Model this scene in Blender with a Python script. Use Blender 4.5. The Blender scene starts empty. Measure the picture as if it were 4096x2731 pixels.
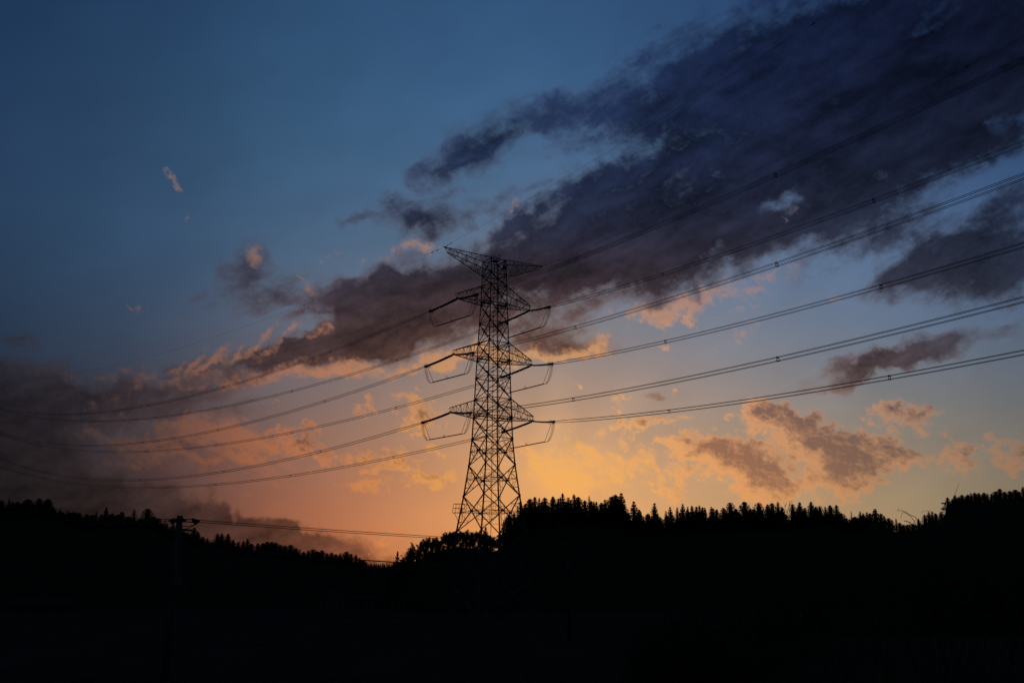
import bpy, math, random
from mathutils import Vector, Matrix

# ------------------------------------------------------------------ camera, sky, sun, exposure
S = bpy.context.scene
COL = S.collection
PI = math.pi
CAM_Z = 4.3
FOC = 4096.0                        # 36 mm lens on a 36 mm wide sensor, in pixels of a 4096 px wide frame
PITCH = math.atan((2400 - 1365.5) / FOC)
cam_d = bpy.data.cameras.new('camera')
cam_d.sensor_width = 36; cam_d.lens = 36
cam_d.clip_start = 0.1; cam_d.clip_end = 20000
cam = bpy.data.objects.new('camera', cam_d); COL.objects.link(cam)
cam.location = (0, 0, CAM_Z); cam.rotation_euler = (PI/2 + PITCH, 0, 0)
S.camera = cam
S.view_settings.view_transform = 'Standard'
S.view_settings.look = 'None'
S.view_settings.exposure = 0
S.view_settings.gamma = 1
S.cycles.max_bounces = 4
S.cycles.diffuse_bounces = 2
S.cycles.transparent_max_bounces = 4

def ray(px, py):
    a = (px - 2048) / FOC; b = (1365.5 - py) / FOC
    return Vector((a, math.cos(PITCH) - b*math.sin(PITCH), math.sin(PITCH) + b*math.cos(PITCH)))
def azel(px, py):
    v = ray(px, py).normalized()
    return math.degrees(math.atan2(v.x, v.y)), math.degrees(math.asin(v.z))
def at(px, py, dist):
    v = ray(px, py); k = dist / v.y
    return Vector((v.x*k, dist, CAM_Z + v.z*k))

SUN_AZ, SUN_EL = azel(2230, 2400)[0], 0.8
sun_d = bpy.data.lights.new('sun', 'SUN'); sun_d.energy = 0.2; sun_d.angle = math.radians(0.5); sun_d.color = (1, .62, .32)
sun = bpy.data.objects.new('sun', sun_d); COL.objects.link(sun)
sun.rotation_euler = (math.radians(90 - SUN_EL), 0, PI - math.radians(SUN_AZ))
sun.location = (0, 0, 200)

def lin(c):
    return tuple((v/255/12.92 if v <= 10 else ((v/255 + .055)/1.055)**2.4) for v in c)

world = bpy.data.worlds.new('World'); S.world = world; world.use_nodes = True
NT = world.node_tree; NT.nodes.clear()
def N(t, **kw):
    n = NT.nodes.new(t)
    for k, v in kw.items(): setattr(n, k, v)
    return n
def setin(sock, v):
    if isinstance(v, bpy.types.NodeSocket): NT.links.new(v, sock)
    else: sock.default_value = v
def M(op, a, b=None, c=None, clamp=False):
    n = N('ShaderNodeMath', operation=op, use_clamp=clamp)
    setin(n.inputs[0], a)
    if b is not None: setin(n.inputs[1], b)
    if c is not None: setin(n.inputs[2], c)
    return n.outputs[0]
def VM(op, a, b=None, c=None):
    n = N('ShaderNodeVectorMath', operation=op)
    setin(n.inputs[0], a)
    if b is not None: setin(n.inputs[1], b)
    if c is not None: setin(n.inputs[2], c)
    return n.outputs['Value'] if op in ('DISTANCE', 'LENGTH', 'DOT_PRODUCT') else n.outputs['Vector']
def MIX(f, a, b):
    n = N('ShaderNodeMix', data_type='RGBA')
    setin(n.inputs[0], f); setin(n.inputs[6], a); setin(n.inputs[7], b)
    return n.outputs[2]
def SMOOTH(x, lo, hi):
    n = N('ShaderNodeMapRange', interpolation_type='SMOOTHSTEP')
    setin(n.inputs[0], x); n.inputs[1].default_value = lo; n.inputs[2].default_value = hi
    return n.outputs[0]
def NOISE(vec, scale, detail=6, rough=.55, color=False, lac=2.0):
    n = N('ShaderNodeTexNoise', noise_dimensions='3D')
    NT.links.new(vec, n.inputs['Vector']); n.inputs['Scale'].default_value = scale
    n.inputs['Detail'].default_value = detail; n.inputs['Roughness'].default_value = rough
    n.inputs['Lacunarity'].default_value = lac
    return n.outputs['Color' if color else 'Fac']
def MAP(vec, loc=(0,0,0), rot=0, scale=(1,1,1), typ='POINT'):
    n = N('ShaderNodeMapping', vector_type=typ)
    NT.links.new(vec, n.inputs[0]); n.inputs[1].default_value = loc
    n.inputs[2].default_value = (0, 0, rot); n.inputs[3].default_value = scale
    return n.outputs[0]

tc = N('ShaderNodeTexCoord')
DIR = tc.outputs['Generated']
sep = N('ShaderNodeSeparateXYZ'); NT.links.new(DIR, sep.inputs[0])
AZ = M('DEGREES', M('ARCTAN2', sep.outputs[0], sep.outputs[1]))
EL = M('DEGREES', M('ARCSINE', sep.outputs[2]))
cmb = N('ShaderNodeCombineXYZ'); NT.links.new(AZ, cmb.inputs[0]); NT.links.new(EL, cmb.inputs[1])
P = cmb.outputs[0]                                   # azimuth and elevation in degrees

K = 1.7415                                           # the cloud lists below are in a 2352 px wide copy
def field(vec, blobs):
    """sum of soft ellipses: (x, y, radius along, radius across, tilt in degrees counter-clockwise, weight)"""
    acc = 0.0
    for (x, y, ra, rb, rot, w) in blobs:
        a, e = azel(x*K, y*K)
        s = 14.0 * 1.7415 / 1000                     # degrees per list pixel, about
        m = MAP(vec, (a, e, 0), math.radians(rot), (ra*s, rb*s, 1), 'TEXTURE')
        g = N('ShaderNodeTexGradient', gradient_type='SPHERICAL'); NT.links.new(m, g.inputs[0])
        acc = M('MULTIPLY_ADD', g.outputs['Fac'], w, acc)
    return acc
# ---- colours of the evening sky at a coarse net of directions: (clear air, shaded cloud, lit cloud), sRGB
US = (-100, 300, 800, 1200, 1600, 2000, 2450)
NET = {
 0:    (((22,45,80),(32,60,94),(43,76,112),(49,82,120),(42,69,108),(31,56,96),(22,42,76)),
        ((20,36,66),(26,44,78),(34,54,92),(36,56,96),(24,38,72),(15,25,52),(9,14,32)),
        ((80,80,96),(100,96,106),(100,104,124),(84,104,140),(66,96,146),(56,84,134),(40,56,92))),
 300:  (((30,54,84),(46,75,104),(57,92,126),(64,103,142),(60,95,134),(45,74,114),(34,58,96)),
        ((34,46,70),(42,56,82),(46,64,98),(42,60,96),(24,34,62),(17,22,42),(20,24,42)),
        ((100,88,92),(126,106,100),(110,110,120),(110,120,140),(84,110,150),(70,96,140),(60,70,100))),
 600:  (((38,60,88),(52,82,114),(72,104,136),(92,114,138),(96,118,148),(98,126,164),(62,92,136)),
        ((34,40,54),(50,56,74),(35,38,50),(22,26,38),(25,29,45),(38,46,64),(22,33,55)),
        ((80,70,76),(110,96,98),(150,118,106),(170,130,112),(150,124,124),(130,116,124),(80,84,110))),
 850:  (((22,30,43),(56,74,96),(104,110,120),(128,125,126),(112,127,145),(98,118,140),(62,86,110)),
        ((17,19,27),(40,39,48),(54,44,48),(54,45,48),(62,59,68),(44,54,72),(40,54,74)),
        ((46,40,46),(120,92,82),(176,116,88),(206,140,100),(200,150,116),(160,136,124),(110,104,108))),
 1020: (((12,12,19),(56,52,60),(138,116,97),(214,163,115),(170,146,119),(130,128,114),(104,104,94)),
        ((10,10,16),(60,47,47),(110,76,66),(170,110,80),(166,108,78),(102,82,75),(84,76,70)),
        ((26,22,27),(77,57,52),(204,122,80),(255,206,106),(240,160,96),(196,134,92),(150,116,90))),
 1200: (((14,13,19),(50,41,43),(186,109,71),(242,174,104),(220,167,112),(180,148,104),(138,120,90)),
        ((9,9,13),(36,33,37),(104,62,46),(180,110,70),(180,116,76),(140,100,76),(100,80,66)),
        ((24,20,26),(80,56,52),(200,108,66),(255,184,92),(240,160,88),(204,140,88),(140,104,76))),
 1310: (((8,8,11),(46,34,34),(200,88,52),(255,168,88),(240,170,100),(178,146,98),(128,110,82)),
        ((7,7,10),(30,26,28),(104,56,40),(180,104,62),(180,112,70),(140,98,72),(98,78,62)),
        ((16,14,18),(60,42,40),(200,104,62),(255,176,84),(250,172,88),(200,138,86),(136,102,72))),
}
EPS = 6e-3
W = EPS
C1 = tuple(EPS*v for v in lin((30,42,60))); C2 = tuple(EPS*v for v in lin((20,27,40))); C3 = tuple(EPS*v for v in lin((24,30,42)))
PR = MAP(P, (0,0,0), 0, (.72, 1, 1))
for v, rows in NET.items():
    for j, u in enumerate(US):
        a, e = azel(u*K, v*K)
        d = VM('DISTANCE', PR, (a*.72, e, 0))
        w = M('POWER', math.exp(-1/(2*4.1**2)), M('MULTIPLY', d, d))
        W = M('ADD', W, w)
        C1 = VM('MULTIPLY_ADD', lin(rows[0][j]), w, C1)
        C2 = VM('MULTIPLY_ADD', lin(rows[1][j]), w, C2)
        C3 = VM('MULTIPLY_ADD', lin(rows[2][j]), w, C3)
AIR = VM('DIVIDE', C1, W); SHADE = VM('DIVIDE', C2, W); LIT = VM('DIVIDE', C3, W)

# ---- glow round the point where the sun went down
ga, ge = azel(1245*K, 1110*K)
gl = N('ShaderNodeTexGradient', gradient_type='SPHERICAL')
NT.links.new(MAP(P, (ga, ge, 0), 0, (9, 7, 1), 'TEXTURE'), gl.inputs[0])
AIR = VM('MULTIPLY_ADD', (.09, .035, .0), M('POWER', gl.outputs['Fac'], 1.6), AIR)
RAYS = field(P, [(1272,1000,180,60,84,.38),(1420,950,240,60,54,.16)])
AIR = VM('MULTIPLY_ADD', (.20, .12, .05), RAYS, AIR)

# ---- turbulence that frays the outlines
def warp(vec, sc, amp, det=3):
    n = NOISE(vec, sc, det, .6, True)
    return VM('ADD', vec, VM('MULTIPLY', VM('SUBTRACT', n, (.5,.5,.5)), (amp, amp, 0)))
PA = warp(warp(P, .16, 4.0), .7, 1.7, 5)
PB = warp(warp(P, .45, 1.6), 1.4, 1.0, 5)
STREAK = MAP(P, (0,0,0), math.radians(22), (3.0, 1.15, 1), 'TEXTURE')
NA = NOISE(STREAK, .8, 9, .64)
NA2 = NOISE(MAP(P, (7,3,0), math.radians(16), (1.9, 1.0, 1), 'TEXTURE'), .36, 5, .5)
NC = NOISE(MAP(P, (1,5,0), math.radians(-30), (1.5, 1.0, 1), 'TEXTURE'), 2.6, 7, .66)
NB = NOISE(MAP(P, (3,9,0), math.radians(-12), (1.25, 1.0, 1), 'TEXTURE'), 1.05, 9, .66)

# ---- the dark bank that rises from lower left to upper right, with its stray pieces
DARK = [
 # main body
 (840,700,190,85,14,1.5),(980,660,260,105,16,1.6),(1200,610,300,135,18,1.7),(1430,560,320,150,20,1.7),
 (1650,480,330,170,22,1.8),(1880,400,330,190,24,1.8),(2080,300,330,190,24,1.8),(2260,180,320,190,26,1.8),
 (2000,560,240,70,18,.7),(1580,640,200,60,18,.8),(2330,80,230,110,28,1.1),(2200,400,240,60,24,.4),
 # torn upper fringe
 (1070,385,160,62,8,1.3),(980,385,90,30,4,.5),(990,485,150,54,10,1.25),(950,510,70,40,60,.6),(1170,300,280,64,18,.95),(1420,250,240,84,20,1.0),(1640,180,280,95,22,.9),
 (1560,330,170,55,22,.7),(1330,430,190,64,26,1.3),(1460,410,240,90,24,.9),(1600,300,280,100,24,.75),(1900,190,320,110,26,.8),(2150,60,300,120,26,.7),(1180,520,120,50,22,.7),(1550,120,260,80,22,.4),(1400,180,200,60,20,.4),(1650,40,240,70,22,.4),(1250,290,240,50,16,.5),(1330,340,160,36,18,.5),(1120,340,160,36,12,.5),(1820,110,280,110,24,.95),(1980,50,280,80,26,.8),(1730,300,170,70,24,.6),(1270,230,160,50,14,.55),(1500,100,200,60,20,.35),(1700,60,220,60,24,.4),
 (900,450,70,26,10,.6),(830,490,60,16,6,.5),(1130,470,120,28,16,.5),
 # lower edge and the left end
 (740,795,230,44,12,1.0),(960,780,240,55,10,.9),(1240,790,220,50,4,.9),(600,815,240,60,14,1.15),(800,800,200,50,10,.9),(1330,800,120,38,6,.7),
 (380,890,260,75,10,1.1),(120,900,240,80,4,1.0),(-60,960,300,140,0,1.1),(470,960,220,60,8,.7),
 (100,1060,420,130,-4,.9),(300,1160,420,70,-12,1.2),(560,1215,260,48,-14,1.2),(720,1255,180,34,-16,.9),(-40,1160,420,110,0,1.3),(850,1285,90,22,-14,.5),
 (430,1030,220,50,-4,.6),
 # lone puffs
 (565,590,85,62,50,.85),(590,655,95,50,40,.75),(505,655,110,28,32,.7),(640,760,150,40,20,.8),(690,665,120,60,30,.45),(620,690,60,24,10,.4),(640,640,70,40,40,.45),
 (65,787,55,20,14,.5),
 # right: the lens-shaped cloud, the streak under it
 (2260,560,270,130,14,1.6),(2120,620,190,80,14,.9),(2240,660,200,50,8,.6),(2130,500,170,40,24,.4),
 (2010,848,210,38,11,1.6),(2140,805,210,34,16,1.2),(1890,850,120,24,0,.35),
 (1490,907,40,14,4,.75),(2060,650,120,40,20,.3),
 # holes
 (890,735,200,80,12,.8),(1050,745,240,80,8,.8),(1240,745,200,70,8,.7),
 (560,1310,330,110,-14,1.3),(740,1300,170,44,-14,1.0),(1760,130,420,140,22,.75),(2050,60,350,140,24,.8),(1520,270,300,110,22,.5),(470,1190,170,54,-19,1.2),(610,1238,220,50,-19,1.3),(560,1250,240,60,-14,.8),(800,1272,190,60,-15,1.8),(680,1235,160,40,-15,.8),(320,1230,300,90,-6,.9),
]
HOLES = [
 (1790,448,110,52,24,-1.25),(1740,470,60,24,10,-.6),(1500,330,170,38,22,-.3),(1230,470,80,30,24,-.6),(2300,250,110,40,55,-.5),(2190,470,220,46,24,-.85),(2010,600,150,36,24,-.6),
 (1640,260,120,30,22,-.2),(1380,380,110,26,20,-.5),(1480,180,120,26,22,-.2),(1850,200,130,24,26,-.3),(1700,110,90,22,30,-.25),(2060,110,90,20,40,-.25),(560,1160,160,36,-18,-.5),(1150,790,60,18,0,-.4),(680,752,150,24,14,-1.1),(600,730,90,30,10,-.5),
]
LITS = [
 (640,858,260,36,14,.6),(880,840,250,34,8,.85),(1090,834,180,32,4,.75),(1190,818,170,34,6,.7),(1370,787,70,44,20,.95),(1300,812,140,26,4,.7),
 (1480,700,150,40,12,.75),(1640,672,150,34,12,.6),(1760,645,120,40,14,.45),(1690,720,130,44,14,.35),
 (960,552,70,28,14,.85),(1180,482,26,14,40,.7),(880,590,90,30,16,.5),(690,640,80,20,-44,.6),(760,565,60,26,20,.35),(575,562,40,26,-10,.8),
 (380,870,220,34,14,.4),(470,860,150,50,16,.35),(540,810,150,34,14,.5),(330,1000,200,24,-6,.7),(480,1000,160,22,-16,.7),(520,1060,140,22,-24,.8),(400,1045,160,18,-10,.7),(300,1050,140,18,-4,.5),(250,930,160,18,4,.35),(600,1085,110,18,-20,.6),(300,845,110,26,6,.4),(120,855,160,22,0,.35),
 (400,1010,320,80,-2,.4),(560,1020,170,60,-20,.55),(420,1075,220,44,-12,.45),(640,1060,160,40,-14,.4),(270,980,200,50,0,.2),
 (520,800,70,14,60,.8),(600,775,70,14,50,.8),(655,762,60,12,45,.7),(465,815,60,14,60,.7),(420,830,55,12,70,.6),(730,765,70,16,24,.6),(560,790,60,12,64,.7),(490,840,60,14,40,.6),(340,845,50,18,60,.4),(250,860,60,22,40,.35),(1150,690,1,1,0,0),(1560,690,120,30,16,.5),(1030,840,120,26,4,.6),(740,845,160,30,8,.6),(1790,485,40,20,24,.5),(1320,1090,170,60,-22,1.15),(1275,1112,100,50,-10,1.0),(1400,1060,120,34,-24,.95),(1245,1045,60,30,-20,.5),(1350,1035,60,22,-24,.7),(1470,1105,110,36,-14,.5),
 (1690,760,60,22,10,.3),(1290,820,60,20,6,.5),(1900,690,180,40,14,.3),(860,1250,150,24,-14,.35),(640,1160,200,24,-14,.25),
]
PUFF = [
 (960,955,64.96,62.8992,-20,1.49),(690,1008,67.2,50.8032,-10,1.23),(665,1010,89.6,36.288,-10,0.65),(840,938,33.6,26.6112,0,1.04),(905,920,29.12,19.3536,0,0.65),(1480,968,123.2,19.3536,6,1.43),(1460,995,44.8,12.096,4,0.78),(1580,748,26.88,29.0304,20,1.04),
 (1527,798,22.4,12.096,6,0.91),(1430,920,33.6,31.4496,40,0.65),(1640,1040,118.75,51.3,-18,1.62),(1720,1075,137.5,83.7,-14,1.69),(1760,1110,75,54,-20,1.17),(1560,1030,62.5,40.5,-20,0.78),(1800,975,137.5,59.4,-22,1.56),(1870,1010,137.5,67.5,-26,1.56),
 (1930,1060,112.5,67.5,-20,1.49),(1900,1110,112.5,59.4,-10,1.3),(2020,1030,112.5,48.6,-14,1.3),(2080,1048,62.5,27,-6,1.04),(1750,960,62.5,48.6,10,0.91),(1985,1085,75,35.1,-16,0.91),(2030,955,62.5,43.2,-30,1.23),(2090,950,56.25,37.8,-30,1.04),
 (2130,938,50,18.9,-10,0.78),(2190,1008,40,24.3,-20,0.91),(2195,1054,65,29.7,-10,1.17),(2225,1028,37.5,13.5,0,0.65),(2330,1046,75,40.5,-10,1.3),(2140,1000,50,16.2,0,0.52),(1520,1080,67.2,48.384,-30,0.52),(1540,1130,67.2,31.4496,-10,0.585),
 (920,1065,100.8,29.0304,-6,0.78),(830,1050,40.32,38.7072,-20,1.04),(780,1045,56,29.0304,-20,0.65),(840,1112,78.4,16.9344,-2,1.17),(960,1090,112,29.0304,-8,0.715),(1000,1100,67.2,26.6112,-10,0.65),(1310,980,44.8,31.4496,-30,0.52),(1390,985,44.8,24.192,0,0.39),
 (1320,880,20.16,14.5152,0,0.455),(1545,900,17.92,16.9344,0,0.65),(1100,1010,67.2,24.192,0,0.26),(880,1235,33.6,16.9344,0,0.78),(395,402,17.92,41.1264,38,0.58),(405,418,29.12,12.096,-60,0.468),(437,496,20.16,19.3536,0,0.393),(92,700,15.68,41.1264,50,0.421),
 (315,712,31.36,19.3536,-20,0.374),(1650,790,38.08,14.5152,10,0.26),
 (1010,1035,40,16,-10,0.8),(1040,1085,36,14,0,0.8),(860,1085,50,14,-6,0.8),(735,1045,34,18,-20,0.7),(600,1020,60,20,-16,0.8),(560,1045,50,18,-20,0.7),(700,1085,50,12,-6,0.6),(900,1030,30,16,-20,0.7),(1230,1075,40,24,-20,0.8),(1210,1040,26,16,0,0.6),(1490,1050,40,18,-20,0.7),(1570,1085,46,22,-20,0.8),(1420,1010,40,14,-10,0.7),(1530,1010,34,14,0,0.6),(1500,1130,60,16,-6,0.7),(2280,1000,30,12,-10,0.6),(1680,955,26,12,20,0.6),(640,930,30,12,0,0.5),(1040,960,24,14,20,0.5),(700,915,30,14,10,0.5),
]
def fray(F, gate, *terms):
    g = SMOOTH(F, 0.0, gate)
    acc = F
    for n_, amp in terms: acc = M('MULTIPLY_ADD', M('MULTIPLY', M('SUBTRACT', n_, .5), amp), g, acc)
    return acc
FD = M('ADD', M('MINIMUM', field(PA, DARK), 1.75), field(PA, HOLES)); D = fray(FD, .3, (NA, 2.8), (NA2, 1.4), (NB, 1.0), (NC, .8))
AD = SMOOTH(D, -.15, 1.4)
L = fray(field(PA, LITS), .25, (NA, 1.3), (NB, 1.3), (NC, 2.0))
AL = SMOOTH(L, .12, 1.20)
B = field(PB, PUFF)
AB = SMOOTH(fray(B, .2, (NB, 4.2), (NC, 2.6)), .16, 1.05)
PS = VM('ADD', PB, (-.42, -.12, 0))
CORE = SMOOTH(fray(field(PS, PUFF), .2, (NB, 3.0), (NC, 2.2)), .70, 1.9)

NAO = NOISE(VM('ADD', STREAK, (-.03, -.36, 0)), .8, 9, .64)
NBO = NOISE(MAP(VM('ADD', P, (-.16, -.10, 0)), (3,9,0), math.radians(-12), (1.25, 1.0, 1), 'TEXTURE'), 1.05, 9, .66)
REL = M('SUBTRACT', NAO, NA)                         # which flank of each billow is turned to the light
RELB = M('SUBTRACT', NBO, NB)
shade = VM('SCALE', SHADE); setin(shade.node.inputs['Scale'], M('MAXIMUM', M('ADD', M('MULTIPLY_ADD', NA2, 1.9, -.80), M('MULTIPLY_ADD', NA, 1.5, M('MULTIPLY', M('ADD', REL, M('MULTIPLY', RELB, .9)), -.75))), .35))
gl2 = N('ShaderNodeTexGradient', gradient_type='SPHERICAL')
a2, e2 = azel(1285*K, 1085*K)
NT.links.new(MAP(P, (a2, e2, 0), 0, (5.5, 4, 1), 'TEXTURE'), gl2.inputs[0])
AIR = VM('MULTIPLY_ADD', (.05, .03, .0), M('POWER', gl2.outputs['Fac'], 1.3), AIR)
AIR = VM('SCALE', AIR); setin(AIR.node.inputs['Scale'], M('MULTIPLY_ADD', NA2, .26, .87))
sky = MIX(AD, AIR, shade)
sky = MIX(M('MULTIPLY', M('MULTIPLY', AD, M('SUBTRACT', 1.0, AD)), .28), sky, LIT)
sky = MIX(M('MULTIPLY', AL, .85), sky, LIT)
# a scatter of tiny sunlit cloudlets low on both sides of the glow
NF = NOISE(MAP(P, (11,4,0), math.radians(-24), (1.5, .9, 1), 'TEXTURE'), 1.25, 8, .68)
REG = field(P, [(1380,1065,330,100,-8,1.5),(1290,1100,150,70,0,.7),(930,1060,260,90,-6,.85),(640,1040,240,70,-10,.5),(1800,1080,360,90,-6,.6),(2200,1030,240,80,0,.5),(1480,960,200,60,0,.4)])
SC = SMOOTH(M('ADD', M('ADD', M('MULTIPLY', M('SUBTRACT', NF, .5), 4.4), M('MULTIPLY', M('SUBTRACT', NC, .5), 1.6)), M('MULTIPLY_ADD', M('MINIMUM', REG, 1.1), .95, -.95)), -.05, .75)
SC = M('MULTIPLY', SC, SMOOTH(REG, .02, .4))
sky = MIX(M('MULTIPLY', SC, .85), sky, LIT)
puff = MIX(M('MULTIPLY', M('MULTIPLY', CORE, M('ADD', M('MULTIPLY_ADD', NB, 1.0, .5), M('MULTIPLY', RELB, 3.4))), .95, clamp=True), LIT, SHADE)
sky = MIX(M('MULTIPLY', AB, .85), sky, puff)

nish = N('ShaderNodeTexSky', sky_type='NISHITA', sun_disc=False)
nish.sun_elevation = math.radians(SUN_EL); nish.sun_rotation = math.radians(SUN_AZ)
nish.altitude = 200; nish.dust_density = 1.5
bg1 = N('ShaderNodeBackground'); NT.links.new(nish.outputs[0], bg1.inputs[0]); bg1.inputs[1].default_value = 0.0008
bg2 = N('ShaderNodeBackground'); NT.links.new(sky, bg2.inputs[0]); bg2.inputs[1].default_value = 1.0
add = N('ShaderNodeAddShader'); NT.links.new(bg1.outputs[0], add.inputs[0]); NT.links.new(bg2.outputs[0], add.inputs[1])
outw = N('ShaderNodeOutputWorld'); NT.links.new(add.outputs[0], outw.inputs[0])
world.cycles.sampling_method = 'MANUAL'; world.cycles.sample_map_resolution = 256
# ------------------------------------------------------------------ helpers
random.seed(11)
def mat(name, base, rough=.8, noise=None, metal=0.0):
    m = bpy.data.materials.new(name); m.use_nodes = True
    nt = m.node_tree; b = nt.nodes['Principled BSDF']
    b.inputs['Roughness'].default_value = rough; b.inputs['Metallic'].default_value = metal
    b.inputs['Specular IOR Level'].default_value = 0.0 if rough > .85 else .2
    b.inputs['Base Color'].default_value = (*base, 1)
    if noise:
        sc, other = noise
        t = nt.nodes.new('ShaderNodeTexCoord'); n = nt.nodes.new('ShaderNodeTexNoise')
        n.inputs['Scale'].default_value = sc; n.inputs['Detail'].default_value = 5
        nt.links.new(t.outputs['Object'], n.inputs['Vector'])
        r = nt.nodes.new('ShaderNodeValToRGB')
        r.color_ramp.elements[0].position = .35; r.color_ramp.elements[1].position = .65
        r.color_ramp.elements[0].color = (*base, 1); r.color_ramp.elements[1].color = (*other, 1)
        nt.links.new(n.outputs['Fac'], r.inputs[0]); nt.links.new(r.outputs[0], b.inputs['Base Color'])
    return m
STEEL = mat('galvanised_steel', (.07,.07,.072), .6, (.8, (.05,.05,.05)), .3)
WIRE = mat('aluminium_conductor', (.06,.06,.06), .55, (4, (.045,.045,.045)), .5)
PORCELAIN = mat('insulator_glaze', (.05,.045,.042), .35, (3, (.06,.055,.05)))
CONCRETE = mat('weathered_concrete', (.09,.088,.083), .9, (2.5, (.065,.063,.06)))
NEEDLE = mat('cedar_foliage', (.03,.04,.022), .95, (.5, (.045,.055,.03)))
LEAF = mat('bamboo_leaf', (.035,.045,.022), .95, (.5, (.05,.06,.03)))
BARK = mat('bark', (.03,.024,.02), .95, (3, (.045,.036,.028)))
SOIL = mat('field_soil', (.03,.03,.028), 1.0, (.15, (.045,.045,.038)))
SLOPE = mat('forest_floor', (.03,.036,.024), 1.0, (.08, (.042,.05,.03)))
RUBBER = mat('cable_sheath', (.02,.02,.021), .7, (5, (.026,.026,.026)))
ROOFM = mat('glazed_roof_tile', (.05,.054,.06), .9, (1.5, (.035,.038,.042)))
WALLM = mat('plaster_wall', (.12,.115,.105), .9, (1.0, (.09,.088,.08)))
FILM = mat('greenhouse_film', (.045,.047,.05), .9, (.4, (.035,.037,.04)))
PAINT = mat('pale_painted_metal', (.10,.105,.108), .9, (2, (.08,.084,.088)))
DARKM = mat('dark_opening', (.015,.015,.016), .4, (2, (.02,.02,.02)))

class MB:
    def __init__(s): s.v = []; s.f = []
    def bar(s, p, q, w, w2=None):
        p = Vector(p); q = Vector(q); d = q - p
        if d.length < 1e-6: return
        d.normalize(); up = Vector((0,0,1)) if abs(d.z) < .95 else Vector((1,0,0))
        a = d.cross(up).normalized(); b = d.cross(a)
        w2 = w if w2 is None else w2; i = len(s.v)
        for c, ww in ((p, w), (q, w2)):
            for sa, sb in ((-1,-1),(1,-1),(1,1),(-1,1)): s.v.append(c + a*sa*ww/2 + b*sb*ww/2)
        for k in range(4): s.f.append((i+k, i+(k+1)%4, i+4+(k+1)%4, i+4+k))
        s.f.append((i+3,i+2,i+1,i)); s.f.append((i+4,i+5,i+6,i+7))
    def tube(s, pts, r, n=6, cap=True):
        pts = [Vector(p) for p in pts]; rs = r if isinstance(r, (list, tuple)) else [r]*len(pts)
        i0 = len(s.v); ref = None
        for k, p in enumerate(pts):
            d = (pts[min(k+1, len(pts)-1)] - pts[max(k-1, 0)]).normalized()
            if ref is None:
                ref = d.cross(Vector((0,0,1)) if abs(d.z) < .9 else Vector((1,0,0))).normalized()
            a = (ref - d*ref.dot(d)).normalized(); ref = a; b = d.cross(a)
            for j in range(n):
                t = 2*PI*j/n; s.v.append(p + (a*math.cos(t) + b*math.sin(t))*rs[k])
        for k in range(len(pts)-1):
            for j in range(n):
                s.f.append((i0+k*n+j, i0+k*n+(j+1)%n, i0+(k+1)*n+(j+1)%n, i0+(k+1)*n+j))
        if cap:
            s.f.append(tuple(i0+j for j in range(n-1,-1,-1))); e = i0+(len(pts)-1)*n
            s.f.append(tuple(e+j for j in range(n)))
    def box(s, c, sx, sy, sz, axes=None):
        c = Vector(c); X, Y, Z = axes or (Vector((1,0,0)), Vector((0,1,0)), Vector((0,0,1))); i = len(s.v)
        for z in (-1,1):
            for x, y in ((-1,-1),(1,-1),(1,1),(-1,1)): s.v.append(c + X*x*sx/2 + Y*y*sy/2 + Z*z*sz/2)
        s.f += [(i+3,i+2,i+1,i),(i+4,i+5,i+6,i+7)] + [(i+k,i+(k+1)%4,i+4+(k+1)%4,i+4+k) for k in range(4)]
    def face(s, pts):
        i = len(s.v); s.v += [Vector(p) for p in pts]; s.f.append(tuple(range(i, i+len(pts))))
    def build(s, name, m, parent=None, smooth=False, rel=None):
        me = bpy.data.meshes.new(name)
        off = Vector(rel) if rel is not None else (parent.location.copy() if parent else Vector((0,0,0)))
        if rel is None and parent and parent.parent: off = off + parent.parent.location
        me.from_pydata([tuple(v - off) for v in s.v], [], s.f); me.materials.append(m)
        if smooth: me.polygons.foreach_set('use_smooth', [True]*len(me.polygons))
        me.update()
        o = bpy.data.objects.new(name, me); COL.objects.link(o)
        if parent: o.parent = parent
        return o
def thing(name, label, cat, loc=(0,0,0), group=None):
    o = bpy.data.objects.new(name, None); COL.objects.link(o); o.location = loc
    o['label'] = label; o['category'] = cat
    if group: o['group'] = group
    o.empty_display_size = .5
    return o
def tag(o, label, cat, group=None):
    o['label'] = label; o['category'] = cat
    if group: o['group'] = group
    return o
def kind(o, k): o['kind'] = k; return o

# ------------------------------------------------------------------ terrain
# (x in the 4096 px frame, skyline height of the tree tops, distance of the crest in metres, trees' visible depth below it in metres)
SKY = [(-900,2010,640),(0,2004,640),(100,1998,640),(220,2015,640),(300,2050,650),(430,2046,650),(600,2048,650),(700,2100,660),(800,2130,670),
       (900,2142,680),(1000,2165,690),(1100,2170,700),(1200,2193,720),(1300,2205,740),(1400,2212,760),(1440,2235,775),(1466,2252,800),(1480,2253,860),
       (1570,2253,860),(1584,2235,560),(1620,2215,480),(1700,2165,440),(1800,2135,430),(1900,2135,430),(1980,2150,440),(2040,2085,480),(2090,2020,510),
       (2140,2002,520),(2250,1988,520),(2340,2000,520),(2420,2005,520),(2470,1995,520),(2520,2050,525),(2620,2050,530),(2700,2040,530),(2800,2034,535),
       (2900,2032,540),(3000,2024,545),(3150,2026,545),(3260,2026,545),(3340,2034,540),(3420,2058,535),(3500,2050,530),(3560,2078,530),(3620,2098,530),
       (3670,2085,520),(3720,2056,510),(3770,2060,500),(3790,2000,455),(3850,1986,450),(4000,1972,450),(4096,1960,450),(5000,1960,460)]
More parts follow.
